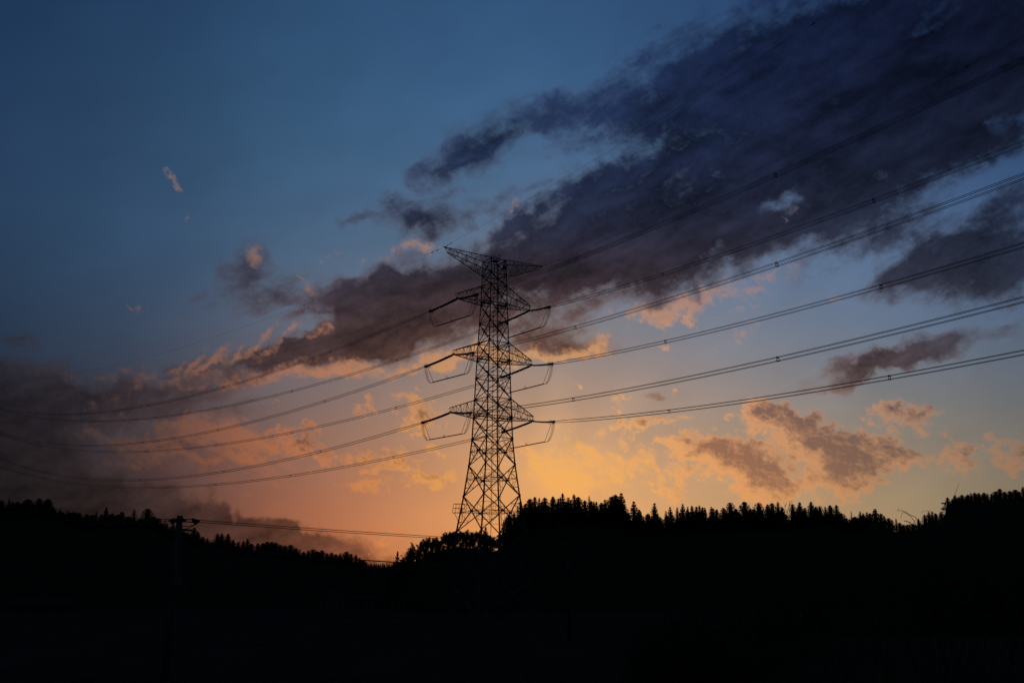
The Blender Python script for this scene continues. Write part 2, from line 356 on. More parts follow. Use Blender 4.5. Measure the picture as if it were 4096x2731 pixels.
def interp(tab, x, k):
    if x <= tab[0][0]: return tab[0][k]
    for a, b in zip(tab, tab[1:]):
        if x <= b[0]:
            t = (x - a[0])/(b[0] - a[0]); return a[k]*(1-t) + b[k]*t
    return tab[-1][k]
def px_of_dir(x, y):
    # column of the frame whose direction on the ground is (x, y); the frame's columns are near enough vertical planes
    return 2048 + FOC*(x/y)*1.0225 if y > 1e-3 else (5000 if x > 0 else -900)
def sstep(t): t = max(0.0, min(1.0, t)); return t*t*(3-2*t)
def crest_depth(px): return interp([(1400,6.0),(1465,3.2),(1575,3.2),(1650,5.5),(1960,5.5),(2080,9.0),(2500,8.5),(3200,7.5),(3400,5.0),(3740,4.5),(3785,4.0)], px, 1)
def ground_z(x, y):
    r = math.hypot(x, y)
    px = px_of_dir(x, y) if y > 0.05*abs(x) else (5000 if x > 0 else -900)
    D = interp(SKY, px, 2)*math.sqrt(1 + (x/max(y, .3*abs(x), 1e-3))**2) if y > 0 else 700
    ysk = interp(SKY, px, 1)
    if y <= 0: return bank(x, y)
    v = ray(min(max(px,-900),5000), ysk)
    zc = CAM_Z + interp(SKY, px, 2)*v.z/v.y - crest_depth(px)
    zc = max(zc, 2.0)
    foot = D*.86 if D < 900 else D*.6
    if r < foot: z = 0
    elif r < D: z = zc*sstep((r-foot)/(D-foot))
    else: z = zc*(1 - .35*sstep((r-D)/600))
    back = sstep((y - 30)/120)
    return z*back + bank(x, y)
def bank(x, y):
    r = math.hypot(x, y)
    z = 2.7*(1 - sstep((r-12)/22))                       # the rise the photographer stands on
    if y > 0:
        a = math.degrees(math.atan2(x, y))
        z += 2.2*sstep((a-9)/9)*sstep((r-10)/14)*(1-sstep((r-60)/50))
    return z

tb = MB()
azs = [-180 + 3*i for i in range(46)] + [-42 + .35*i for i in range(241)] + [42.5 + 3*i for i in range(46)]
rs = [1.5]
while rs[-1] < 9000:
    r = rs[-1]; rs.append(r + max(1.5, r*.035 if r < 360 else (4 if r < 790 else r*.09)))
for a in azs:
    t = math.radians(a); sx, cx_ = math.sin(t), math.cos(t)
    for r in rs:
        x, y = r*sx, r*cx_; tb.v.append(Vector((x, y, ground_z(x, y) + (random.uniform(-.15,.15) if 35 < r < 400 else 0))))
n = len(rs); A_ = len(azs)
for i in range(A_):
    for j in range(n-1):
        k = (i+1) % A_
        tb.f.append((i*n+j, k*n+j, k*n+j+1, i*n+j+1))
c0 = len(tb.v); tb.v.append(Vector((0,0,2.7)))
for i in range(A_): tb.f.append((c0, ((i+1)%A_)*n, i*n))
terr = kind(tb.build('ground', SOIL, smooth=True), 'structure')
terr.data.materials.append(SLOPE)
for p in terr.data.polygons:
    if p.center.z > 2.5 and p.center.length > 150: p.material_index = 1
# ------------------------------------------------------------------ the pylon
PHI = 0.54965; TX, TY = -4.982, 270.0
AX = Vector((math.cos(PHI), math.sin(PHI), 0)); AY = Vector((math.sin(PHI), -math.cos(PHI), 0)); ZZ = Vector((0,0,1))
TC = Vector((TX, TY, 0))
def T(a, b, z): return TC + AX*a + AY*b + ZZ*z + Vector((-.0085*(80-z), 0, 0))
def zpx(py):
    v = ray(1975, py); return CAM_Z + TY*v.z/v.y
HW = [(2465,372),(2125,280),(2021,237),(1807,168),(1669,153),(1450,132),(1221,106),(1045,92)]
def half(z):
    tab = []
    for py, w in HW:
        zz = zpx(py); d = TY*math.cos(PITCH) + (zz-CAM_Z)*math.sin(PITCH); tab.append((zz, w/2.75*d/FOC))
    if z <= tab[0][0]:
        return tab[0][1] + (tab[0][0]-z)*.1
    return interp(tab, z, 1)
NODES = [0.0] + [zpx(p) for p in (2319,2125,1983,1860,1756,1670,1598,1512,1443,1374,1295,1219,1147,1102,1045)]
def leg(i, z): h = half(z); s = ((-1,-1),(-1,1),(1,1),(1,-1))[i]; return T(s[0]*h, s[1]*h, z)
pylon = thing('transmission_pylon', 'tall steel lattice pylon with four tiers of arms in front of the sunset', 'pylon', TC)
for i in range(4):
    m = MB(); zs = NODES
    for a, b in zip(zs, zs[1:]):
        m.bar(leg(i, a), leg(i, b), .46 - .0026*a, .46 - .0026*b)
    z = 3.0; k = 0
    while z < NODES[15]:                                # step bolts
        q = leg(i, z); d = (AX if k % 2 else AY)*((-1,1)[i in (2,3)] if k % 2 else (-1,1)[i in (1,2)])
        m.bar(q, q + d*.42, .045); z += .9; k += 1
    m.build('leg', STEEL, pylon)
    m = MB(); q = leg(i, 0); m.box(q + ZZ*.25, 1.6, 1.6, 1.3); m.box(q + ZZ*1.0, 1.0, 1.0, .5)
    m.build('footing', CONCRETE, pylon)
def wid(z): return .24 - .0011*z
for k, (z0, z1) in enumerate(zip(NODES, NODES[1:])):
    h0, h1 = half(z0), half(z1); t = h0/(h0+h1); zc = z0 + (z1-z0)*t
    m = MB()
    for i in range(4):
        j = (i+1) % 4
        a0, a1, b0, b1 = leg(i,z0), leg(i,z1), leg(j,z0), leg(j,z1)
        c = a0 + (b1-a0)*t
        m.bar(a0, b1, wid(z0)); m.bar(b0, a1, wid(z0))
        if k < 5:
            la, lb = leg(i, zc), leg(j, zc)
            m.bar(la, c, .13); m.bar(c, lb, .13)
            for (p, L, lz) in ((a0, i, z0), (a1, i, z1), (b0, j, z0), (b1, j, z1)):
                mid = (p + c)/2; lm_ = leg(L, mid.z); q = leg(L, zc)
                m.bar(mid, lm_, .085); m.bar(mid, (q+c)/2, .07); m.bar(mid, q, .075)
                m.bar((p+mid)/2, leg(L, ((p+mid)/2).z), .06)
                m.bar((mid*.5+c*.5), (q*.25+c*.75), .055)
            m.box(c, .6, .6, .62, (AX, AY, ZZ))
        else:
            m.bar(leg(i, zc), c, .07); m.bar(c, leg(j, zc), .07)
            m.bar(leg(i,(z0+zc)/2), (a0+c)/2, .06); m.bar(leg(j,(z0+zc)/2), (b0+c)/2, .06)
            m.bar(leg(i,(z1+zc)/2), (a1+c)/2, .06); m.bar(leg(j,(z1+zc)/2), (b1+c)/2, .06)
            m.box(c, .3, .3, .36, (AX, AY, ZZ))
        if z1 > NODES[5]-.1: m.bar(a1, b1, .16)
    cs = [leg(i, z0) + (leg((i+1)%4, z1) - leg(i, z0))*t for i in range(4)]
    for i in range(4):
        m.bar(cs[i], cs[(i+1)%4], .09)
    if k < 5: m.bar(cs[0], cs[2], .07); m.bar(cs[1], cs[3], .07)
    else:
        m.bar(leg(0,z1), leg(2,z1), .08); m.bar(leg(1,z1), leg(3,z1), .08)
    for i in range(4):
        m.box(leg(i, z1), .54 - .003*z1, .54 - .003*z1, .7 - .003*z1, (AX, AY, ZZ))
    m.build('bracing', STEEL, pylon)
# arms: (bottom node, top node, tip reach, tip z, tip top reach, tip top z)
ARMS = [(NODES[6], NODES[7], 12.753, 47.545+CAM_Z, 12.876, 48.659+CAM_Z), (NODES[9], NODES[10], 12.282, 63.142+CAM_Z, 12.26, 64.193+CAM_Z), (NODES[12], NODES[13], 11.417, 78.665+CAM_Z, 11.82, 79.876+CAM_Z)]
def truss(m, roots_b, roots_t, tip_b, tip_t, n, w):
    """a four-chord arm: two bottom chords, two top chords, laced on all four sides"""
    def L(p, q, t): return p + (q-p)*t
    for r, q in list(zip(roots_b, tip_b)) + list(zip(roots_t, tip_t)): m.bar(r, q, w*1.5, w*1.3)
    for k in range(n+1):
        t = k/n; b = [L(r,q,t) for r, q in zip(roots_b, tip_b)]; u = [L(r,q,t) for r, q in zip(roots_t, tip_t)]
        if k:
            m.bar(b[0], b[1], w*.6); m.bar(u[0], u[1], w*.5)
            for j in (0,1): m.bar(b[j], u[j], w*.6)
        if k < n:
            t2 = (k+1)/n; b2 = [L(r,q,t2) for r, q in zip(roots_b, tip_b)]; u2 = [L(r,q,t2) for r, q in zip(roots_t, tip_t)]
            for j in (0,1): m.bar(*((b[j], u2[j]) if k % 2 else (u[j], b2[j])), w*.55)
            m.bar(b[k%2], b2[1-k%2], w*.5); m.bar(u[k%2], u2[1-k%2], w*.45)
for zb, zt, a, za, at_, zat in ARMS:
    for s in (-1, 1):
        m = MB(); hb, ht = half(zb), half(zt)
        truss(m, [T(s*hb,-hb,zb), T(s*hb,hb,zb)], [T(s*ht,-ht,zt), T(s*ht,ht,zt)],
              [T(s*a,-.35,za), T(s*a,.35,za)], [T(s*at_,-.3,zat), T(s*at_,.3,zat)], 7, .13)
        m.box(T(s*a, 0, za-.12), .7, 1.1, .3, (AX, AY, ZZ))
        o = m.build('cross_arm', STEEL, pylon)
        # hand rail and rest platform at the arm's root
        m = MB(); rz = zb + .1
        for b in (-.6, .6):
            for aa in (hb*.3, hb*1.0, hb*1.6): m.bar(T(s*aa,b,rz), T(s*aa,b,rz+1.5), .06)
            m.bar(T(s*hb*.3,b,rz+1.5), T(s*hb*1.6,b,rz+1.5), .06); m.bar(T(s*hb*.3,b,rz+.8), T(s*hb*1.6,b,rz+.8), .05)
        m.box(T(s*hb*.95,0,rz), hb*1.3, 1.3, .08, (AX, AY, ZZ))
        m.build('catwalk', STEEL, pylon)
zt, zb, GA, GZ = NODES[15], NODES[14], 15.584, 92.36+CAM_Z
for s in (-1, 1):
    m = MB(); hb, ht = half(zb), half(zt)
    truss(m, [T(s*hb,-hb,zb), T(s*hb,hb,zb)], [T(s*ht,-ht,zt+.15), T(s*ht,ht,zt+.15)],
          [T(s*(GA-.9),-.22,GZ-1.35), T(s*(GA-.9),.22,GZ-1.35)], [T(s*GA,-.2,GZ), T(s*GA,.2,GZ)], 9, .11)
    m.bar(T(s*(GA-.5),0,GZ+.05), T(s*(GA+.25),0,GZ+.05), .3)
    m.build('earth_wire_arm', STEEL, pylon)
m = MB()                                                # guard cage at the very top, and a short post beside it
for a in (-.9,.9):
    for b in (-.9,.9): m.bar(T(a+.3,b,zt-.2), T(a+.3,b,zt+1.7), .09)
for z in (.9, 1.7):
    for q in (-.9,.9): m.bar(T(-.6,q,zt+z), T(1.2,q,zt+z), .07); m.bar(T(.3+q,-.9,zt+z), T(.3+q,.9,zt+z), .07)
m.box(T(.3,0,zt), 1.9, 1.9, .1, (AX,AY,ZZ))
m.build('top_cage', STEEL, pylon)
m = MB(); m.bar(T(3.1,0,zt-2.8), T(3.1,0,zt+1.2), .12); m.bar(T(3.5,0,zt-.2), T(3.1,0,zt+1.2), .1); m.box(T(3.2,.2,zt-1.4), .8,.8,1.0,(AX,AY,ZZ))
m.build('beacon_post', STEEL, pylon)
m = MB()                                                # ladder inside the near face, with its cage hoops at the rest decks
z = 1.5
def lad(z, o): return T(o, .78*half(z), z)
zs = [1.5 + (zt-1.5)*k/16 for k in range(17)]
for o in (-.28,.28):
    for a, b in zip(zs, zs[1:]): m.bar(lad(a,o), lad(b,o), .1)
for k in range(int((zt-2)/.55)):
    z = 1.8 + .55*k; m.bar(lad(z,-.28), lad(z,.28), .055)
m.build('ladder', STEEL, pylon)
for k in range(1,5):
    m = MB(); z0, z1 = NODES[k-1], NODES[k]; t = half(z0)/(half(z0)+half(z1)); z = z0+(z1-z0)*t + .15; b = .78*half(z)
    m.box(T(0,b-.2,z), 2.0, 1.5, .09, (AX,AY,ZZ))
    for q in (-.95,.95):
        for w_ in (-.9,.5): m.bar(T(q, b+w_, z-.1), T(q, b+w_, z+1.1), .06)
        m.bar(T(q,b-.9,z+1.1), T(q,b+.5,z+1.1), .06)
    m.build('rest_deck', STEEL, pylon)
m = MB(); m.tube([T(0,0,1.0), T(0,0,zt)], .075, 6)      # thin climbing pole up the middle with foot pegs
for k in range(int(zt/1.1)): m.bar(T(-.22,0,1.6+1.1*k), T(.22,0,1.6+1.1*k), .05)
m.build('climbing_pole', STEEL, pylon)
m = MB()                                                # anti-climb cage round the far left leg
zc = zpx(2048); q = leg(0, zc)
for da in (-2.0, 0, .9):
    for db in (-.9,.9): m.bar(q + AX*da + AY*db, q + AX*da*.85 + AY*db*.85 + ZZ*2.3, .1)
for zz in (0, 1.15, 2.3):
    k = 1 - .15*zz/2.3
    for db in (-.9,.9): m.bar(q + AX*-2.0*k + AY*db*k + ZZ*zz, q + AX*.9*k + AY*db*k + ZZ*zz, .09)
    for da in (-2.0,.9): m.bar(q + AX*da*k + AY*-.9*k + ZZ*zz, q + AX*da*k + AY*.9*k + ZZ*zz, .09)
m.bar(q + AX*-1.8 - ZZ*.1, q - ZZ*3.2, .1); m.bar(q + AX*.7 - ZZ*.1, q - ZZ*3.4, .1)
m.build('guard_cage', STEEL, pylon)

# ------------------------------------------------------------------ insulators, conductors, jumpers, earth wires
def tip(level, s): zb, zt_, a, za, _, _ = ARMS[2-level]; return T(s*a, 0, za - .2)
def heading(deg): t = math.radians(deg); return Vector((math.sin(t), math.cos(t), 0))
# bundle: level, side, heading, z0 above the lens, slope, curvature, span shown, spacers
LEFT_N, LEFT_F, RIGHT_N, RIGHT_F = heading(-40.85), heading(-42.45), heading(152.67), heading(154.66)
SPANS = {
 ('L',0,-1): (LEFT_N, 78.30,-.0580,.000297,520,(65,140,211,289,366,445)), ('L',0,1): (LEFT_F, 77.98,-.0650,.000298,520,(62,127,186,245,310,385)),
 ('L',1,-1): (LEFT_N, 62.55,-.0616,.000315,520,(65,140,211,286,361,440)), ('L',1,1): (LEFT_F, 62.27,-.0600,.000288,520,(63,127,186,255,328,400)),
 ('L',2,-1): (LEFT_N, 47.07,-.0665,.000335,520,(65,131,209,290,369,445)), ('L',2,1): (LEFT_F, 46.53,-.0575,.000268,520,(64,127,185,244,310,390)),
 ('R',0,-1): (RIGHT_N, 77.90,-.1295,.000297,330,(62.3,124.5,187,250)), ('R',0,1): (RIGHT_F, 78.16,-.1461,.000300,330,(66.6,129.2,192,255)),
 ('R',1,-1): (RIGHT_N, 62.33,-.1272,.000297,330,(62.8,124.5,187,250)), ('R',1,1): (RIGHT_F, 62.49,-.1376,.000298,330,(65.8,128.5,192,255)),
 ('R',2,-1): (RIGHT_N, 46.85,-.1258,.000302,330,(62.6,124,187,250)), ('R',2,1): (RIGHT_F, 46.93,-.1342,.000298,330,(65.8,128.3,192,255)),
}
TIER = ('top', 'middle', 'bottom'); NF = {-1: 'near', 1: 'far'}; LR = {'L': 'left', 'R': 'right'}
SL = 12.2                                                # string length out to the dead-end clamps
ENDS = {}
def wire_z(sp, s): return CAM_Z + sp[1] + sp[2]*s + sp[3]*s*s
for (side, lev, s), sp in SPANS.items():
    h = sp[0]; t0 = tip(lev, s); base = Vector((t0.x, t0.y, 0))
    perp = Vector((h.y, -h.x, 0))
    e = base + h*SL; e.z = wire_z(sp, SL); ENDS[(side, lev, s)] = e
    # insulator: two parallel chains of sheds between yoke plates
    ins = thing('insulator_string', 'double insulator string pulling to the %s from the tip of the %s %s-hand arm' % (LR[side], TIER[lev], ('left','right')[s > 0]), 'insulator', t0, 'insulator strings on the pylon arms')
    p0 = t0 + h*.9 ; p1 = e - h*.6; p0.z = t0.z + (e.z-t0.z)*.07; p1.z = t0.z + (e.z-t0.z)*.95
    for w_ in (-.28,.28):
        m = MB(); pts = []; rad = []; n_ = 34
        a = p0 + perp*w_ ; b = p1 + perp*w_; dv = (b-a)/n_
        sag = lambda t: -0.1*math.sin(PI*t)
        for k in range(n_):
            for tt, rr in ((0,.1),(.2,.21),(.55,.2),(.7,.1)):
                u = (k+tt)/n_; pts.append(a + (b-a)*u + ZZ*sag(u)); rad.append(rr)
        m.tube(pts, rad, 7); m.build('shed_chain', PORCELAIN, ins, smooth=True)
    m = MB(); m.bar(t0, p0 + h*.3, .18); m.box(p0, .16, .9, .35, (h, perp, ZZ)); m.build('yoke', STEEL, ins)
    m = MB(); m.box(p1, .22, 1.0, .5, (h, perp, ZZ)); m.bar(p1 - h*.2, e + h*.3, .22); m.box(e, .5, .7, .6, (h, perp, ZZ)); m.build('yoke', STEEL, ins)
    m = MB()
    for w_ in (-.55,.55):
        for c_, up in ((p1, 1), (p1 - h*.5, -1)):
            m.tube([c_ + perp*w_ + h*(.55*math.cos(q)) + ZZ*(.62*math.sin(q))*up for q in [PI*k/8*1.5 - .4 for k in range(9)]], .035, 4)
    m.build('corona_ring', STEEL, ins)
    # four-wire bundle with spacers
    bun = thing('conductor_bundle', 'four-wire bundle running off to the %s from the %s %s-hand arm' % (LR[side], TIER[lev], ('left','right')[s > 0]), 'power line', e, 'conductor bundles of the power line')
    smax = sp[4]; nseg = 44
    for w_ in (-.25,.25):
        for q_ in (-.3,.3):
            m = MB(); pts = []
            for k in range(nseg+1):
                d = SL + (smax-SL)*k/nseg; c_ = base + h*d; fan = min(1, (d-SL)/4 + .5)
                pts.append(c_ + perp*w_*fan + ZZ*(wire_z(sp, d) + q_*fan))
            m.tube(pts, .04, 4); m.build('conductor', WIRE, bun, smooth=True)
    for d in sp[5]:
        m = MB(); c_ = base + h*d; c_.z = wire_z(sp, d)
        for w_ in (-.25,.25):
            m.bar(c_ + perp*w_ - ZZ*.3, c_ + perp*w_ + ZZ*.3, .07)
            for q_ in (-.3,.3): m.box(c_ + perp*w_ + ZZ*q_ + h*(.1*w_/abs(w_)), .24, .13, .13, (h, perp, ZZ))
        m.bar(c_ - perp*.25 + ZZ*.1, c_ + perp*.25 + ZZ*.1, .06)
        m.build('spacer', STEEL, bun)
for lev in range(3):
    for s in (-1, 1):
        a, b = ENDS[('L',lev,s)], ENDS[('R',lev,s)]; d = b - a
        j = thing('jumper_loop', '%s jumper loop with rigid pipe slung under the %s-hand arm' % (TIER[lev], ('left','right')[s > 0]), 'jumper', (a+b)/2, 'jumper loops under the pylon arms')
        drop = 5.1
        p = a + d*.17; q = a + d*.84; p.z = a.z - drop; q.z = b.z - drop + .35
        m = MB(); side_ = d.normalized().cross(ZZ).normalized()
        for w_ in (-.14,.14): m.tube([p + side_*w_, q + side_*w_], .1, 6)
        m.build('rigid_pipe', STEEL, j)
        m = MB(); c_ = p + (q-p)*.46
        m.tube([c_ + ZZ*.25 + d.normalized()*(.42*math.cos(u)) + ZZ*(.42*math.sin(u)) for u in [2*PI*k/12 for k in range(13)]], .05, 4)
        m.build('arcing_ring', STEEL, j)
        for (e0, f0, sg) in ((a, p, 1), (b, q, -1)):
            hdir = d.normalized()*sg
            for w_ in (-.25,.25):
                for q_ in (0,.35):
                    m = MB(); pts = []
                    c0 = e0 - hdir*(.2 - q_) + side_*w_; c1 = e0 - ZZ*(drop*.62) - hdir*(.1 - q_*1.6) + side_*w_
                    c2 = f0 - hdir*1.9*(1-q_*.6) - ZZ*.75 + side_*w_*.6; c3 = f0 + side_*w_*.4
                    for k in range(13):
                        t = k/12; pts.append(c0*(1-t)**3 + c1*3*t*(1-t)**2 + c2*3*t*t*(1-t) + c3*t**3)
                    m.tube(pts, .032, 4); m.build('jumper_wire', WIRE, j, smooth=True)
            m = MB(); m.bar(e0 + hdir*.9 - ZZ*.2, f0 + hdir*.2, .08); m.build('strut', STEEL, j)
EARTH = {('L',-1): (heading(-40.85), 0,-.012,.000205), ('L',1): (heading(-42.45), 0,-.033,.000245), ('R',-1): (RIGHT_N, .05,-.0835,.000187), ('R',1): (RIGHT_F, 0,-.1085,.000224)}
DAMP = {('L',-1): (3,5.5,75,242,358), ('L',1): (3,5.5,71,209,297,360), ('R',-1): (2.5,4.5,139), ('R',1): (2.5,5,147)}
for (side, s), (h, dz, k1, k2) in EARTH.items():
    t0 = T(s*(GA+.2), 0, GZ+.05)
    ew = thing('earth_wire', 'single thin earth wire from the tip of the top arm on the %s, running %s' % (('left','right')[s > 0], 'left' if side == 'L' else 'right'), 'power line', t0, 'earth wires of the power line')
    L_ = 520 if side == 'L' else 330
    m = MB(); m.tube([t0 + h*(L_*k/44) + ZZ*(dz*min(1,k) + k1*(L_*k/44) + k2*(L_*k/44)**2) for k in range(45)], .024, 4)
    m.build('wire', WIRE, ew, smooth=True)
    for d in DAMP[(side, s)]:
        m = MB(); c_ = t0 + h*d + ZZ*(k1*d + k2*d*d)
        m.bar(c_ - h*.35 - ZZ*.12, c_ + h*.35 - ZZ*.12, .05); m.box(c_ - h*.35 - ZZ*.14, .2,.11,.11,(h, h.cross(ZZ), ZZ)); m.box(c_ + h*.35 - ZZ*.14, .2,.11,.11,(h, h.cross(ZZ), ZZ)); m.box(c_, .12,.1,.3,(h, h.cross(ZZ), ZZ))
        m.build('damper', STEEL, ew)
# ------------------------------------------------------------------ trees
def crown_mesh(name, H, R, shape, seed, puffs=11, leaf=.8, core=.44, z0=.03):
    rn = random.Random(seed); m = MB()
    def prof(t):                                         # t: 0 at the crown's foot, 1 at the tip
        if shape == 'p': return (1-t)**.8*(.9+.1*math.sin(9*t))
        if shape == 'd': return math.sqrt(max(0, 1 - t**1.8))*.92
        return (1-t)**.7
    layers = int((1-z0)*H/.62); lean = rn.uniform(-.25,.25)
    body = []
    for k in range(9):
        t = k/8; body.append((z0*H + t*(1-z0)*H*.97, max(.03, core*R*prof(min(t,.985)))))
    m.tube([(lean*t_*0, 0, t_) for t_, _ in body], [r*rn.uniform(.8,1.15) for _, r in body], 7)
    for k in range(layers+1):
        t = (k + rn.uniform(-.3,.3))/layers
        t = min(max(t, 0), .985); z = z0*H + t*(1-z0)*H; r = R*prof(t)*rn.uniform(.8,1.12)
        npf = max(2, int(puffs*(.35+.65*prof(t))))
        a0 = rn.uniform(0, 6.28)
        for q in range(npf):
            a = a0 + 6.28*q/npf + rn.uniform(-.3,.3); rr = r*rn.uniform(.62,1.05)
            pr = (.28+.5*prof(t))*rn.uniform(.7,1.25)*(R/2.4)**.5
            cx_, cy_, cz_ = rr*math.cos(a), rr*math.sin(a), z - rr*.12
            for w in range(11):
                d = Vector((rn.gauss(0,1), rn.gauss(0,1), rn.gauss(0,.8))); d *= pr*rn.uniform(.3,1)/max(d.length,.2)
                u = Vector((rn.gauss(0,1), rn.gauss(0,1), rn.gauss(0,1))).normalized(); v = u.orthogonal().normalized()
                s = leaf*rn.uniform(.3,.75); c = Vector((cx_,cy_,cz_)) + d
                m.face([c - u*s*.5, c + v*s*.3, c + u*s*.6, c - v*s*.32])
    for w in range(14):                                  # the leader
        z = H*(1 + .012 - .05*rn.random()); u = Vector((rn.gauss(0,.35), rn.gauss(0,.35), 1)).normalized(); v = u.orthogonal().normalized(); s = leaf*.5
        c = Vector((rn.gauss(0,.05*R), rn.gauss(0,.05*R), z)); m.face([c - u*s, c + v*s*.4, c + u*s, c - v*s*.4])
    me = bpy.data.meshes.new(name); me.from_pydata([tuple(v) for v in m.v], [], m.f); me.materials.append(NEEDLE); me.update()
    return me
def trunk_mesh(name, H):
    m = MB(); m.tube([(0,0,-2), (0,0,H*.3), (.1,0,H*.7), (0,0,H*.98)], [.34,.26,.16,.03], 7)
    me = bpy.data.meshes.new(name); me.from_pydata([tuple(v) for v in m.v], [], m.f); me.materials.append(BARK); me.update(); return me
TR = trunk_mesh('trunk', 16)
CR = {'p': [crown_mesh('crown', 16, 2.3, 'p', s) for s in range(5)], 'd': [crown_mesh('crown', 16, 2.3, 'd', 20+s, 12) for s in range(5)],
      'b': [crown_mesh('crown', 16, 1.7, 'p', 40+s, 4, .6, .12) for s in range(2)], 'n': [crown_mesh('crown', 16, 1.9, 'p', 60+s, 7, .8, .32, .2) for s in range(3)]}
def tree(px, py, w, shape, D, label, group, name='cedar_tree'):
    top = at(px, py, D); gz = ground_z(top.x, top.y) - 1.0
    if top.z - gz < 5: gz = top.z - 5
    H = top.z - gz; sx = w/2*D/FOC/2.3*(2.0 if shape == 'p' else 1.7)
    t = thing(name, label, 'tree', (top.x, top.y, gz), group)
    sx = max(.35, min(sx*random.uniform(.8,1.25), 2.3))
    t.scale = (sx, sx, H/16); t.rotation_euler = (random.gauss(0,.03), random.gauss(0,.03), random.uniform(0, 6.28))
    for nm, me in (('crown', random.choice(CR[shape])), ('trunk', TR)):
        o = bpy.data.objects.new(nm, me); COL.objects.link(o); o.parent = t
    return t
# tree tops along the skyline: x, y of the tip, visible width, habit
LEFT_RIDGE = [(-60,2003,36,'d'),(-25,2000,34,'d'),(6,2001,34,'d'),(36,1993,18,'n'),(51,2007,24,'d'),(70,2005,24,'p'),(90,2012,30,'d'),(112,1996,40,'d'),(135,2018,26,'d'),(159,1993,36,'d'),(193,1995,42,'d'),(214,2030,24,'p'),(240,2040,26,'p'),(256,2050,26,'d'),(276,2048,28,'d'),(297,2048,32,'d'),(318,2050,26,'p'),(348,2055,34,'d'),(370,2058,26,'d'),(387,2046,24,'n'),(405,2056,24,'d'),(426,2029,26,'p'),(442,2056,22,'p'),(456,2053,22,'p'),(472,2058,24,'d'),(489,2047,34,'p'),(515,2064,30,'d'),(538,2037,34,'n'),(563,2072,30,'d'),(592,2034,44,'d'),(614,2066,30,'d'),(633,2072,28,'n'),(650,2092,24,'d'),(668,2092,20,'p'),(690,2104,24,'d'),(712,2112,28,'d'),(735,2122,26,'p'),(750,2130,24,'d'),
 (777,2110,34,'p'),(795,2127,30,'p'),(812,2146,20,'p'),(831,2152,20,'p'),(850,2166,22,'d'),(872,2133,32,'p'),(888,2134,26,'p'),(912,2135,30,'p'),(932,2157,20,'p'),(953,2167,20,'p'),(974,2163,22,'p'),(990,2154,24,'p'),(1007,2173,22,'d'),(1031,2172,22,'d'),(1053,2172,22,'d'),(1070,2166,24,'d'),(1088,2167,26,'d'),(1104,2170,28,'d'),(1122,2178,24,'d'),(1139,2181,26,'d'),(1163,2179,32,'d'),(1184,2191,22,'d'),(1199,2194,22,'n'),(1216,2206,22,'d'),(1232,2200,22,'p'),(1253,2196,34,'d'),(1271,2204,24,'d'),(1289,2200,24,'d'),(1310,2212,22,'d'),(1328,2209,22,'d'),(1345,2216,20,'d'),(1360,2212,18,'p'),(1385,2206,26,'d'),(1405,2214,20,'d'),(1424,2218,20,'p'),(1438,2229,20,'p'),(1452,2238,20,'d'),(1464,2247,18,'d')]
FAR_RIDGE = [(1476,2254,10,'p'),(1484,2250,11,'p'),(1491,2254,9,'p'),(1499,2255,10,'d'),(1506,2253,9,'p'),(1514,2255,11,'p'),(1522,2254,9,'p'),(1531,2251,11,'p'),(1539,2253,9,'p'),(1549,2250,10,'p'),(1557,2252,10,'p'),(1565,2253,9,'p'),(1574,2252,10,'p')]
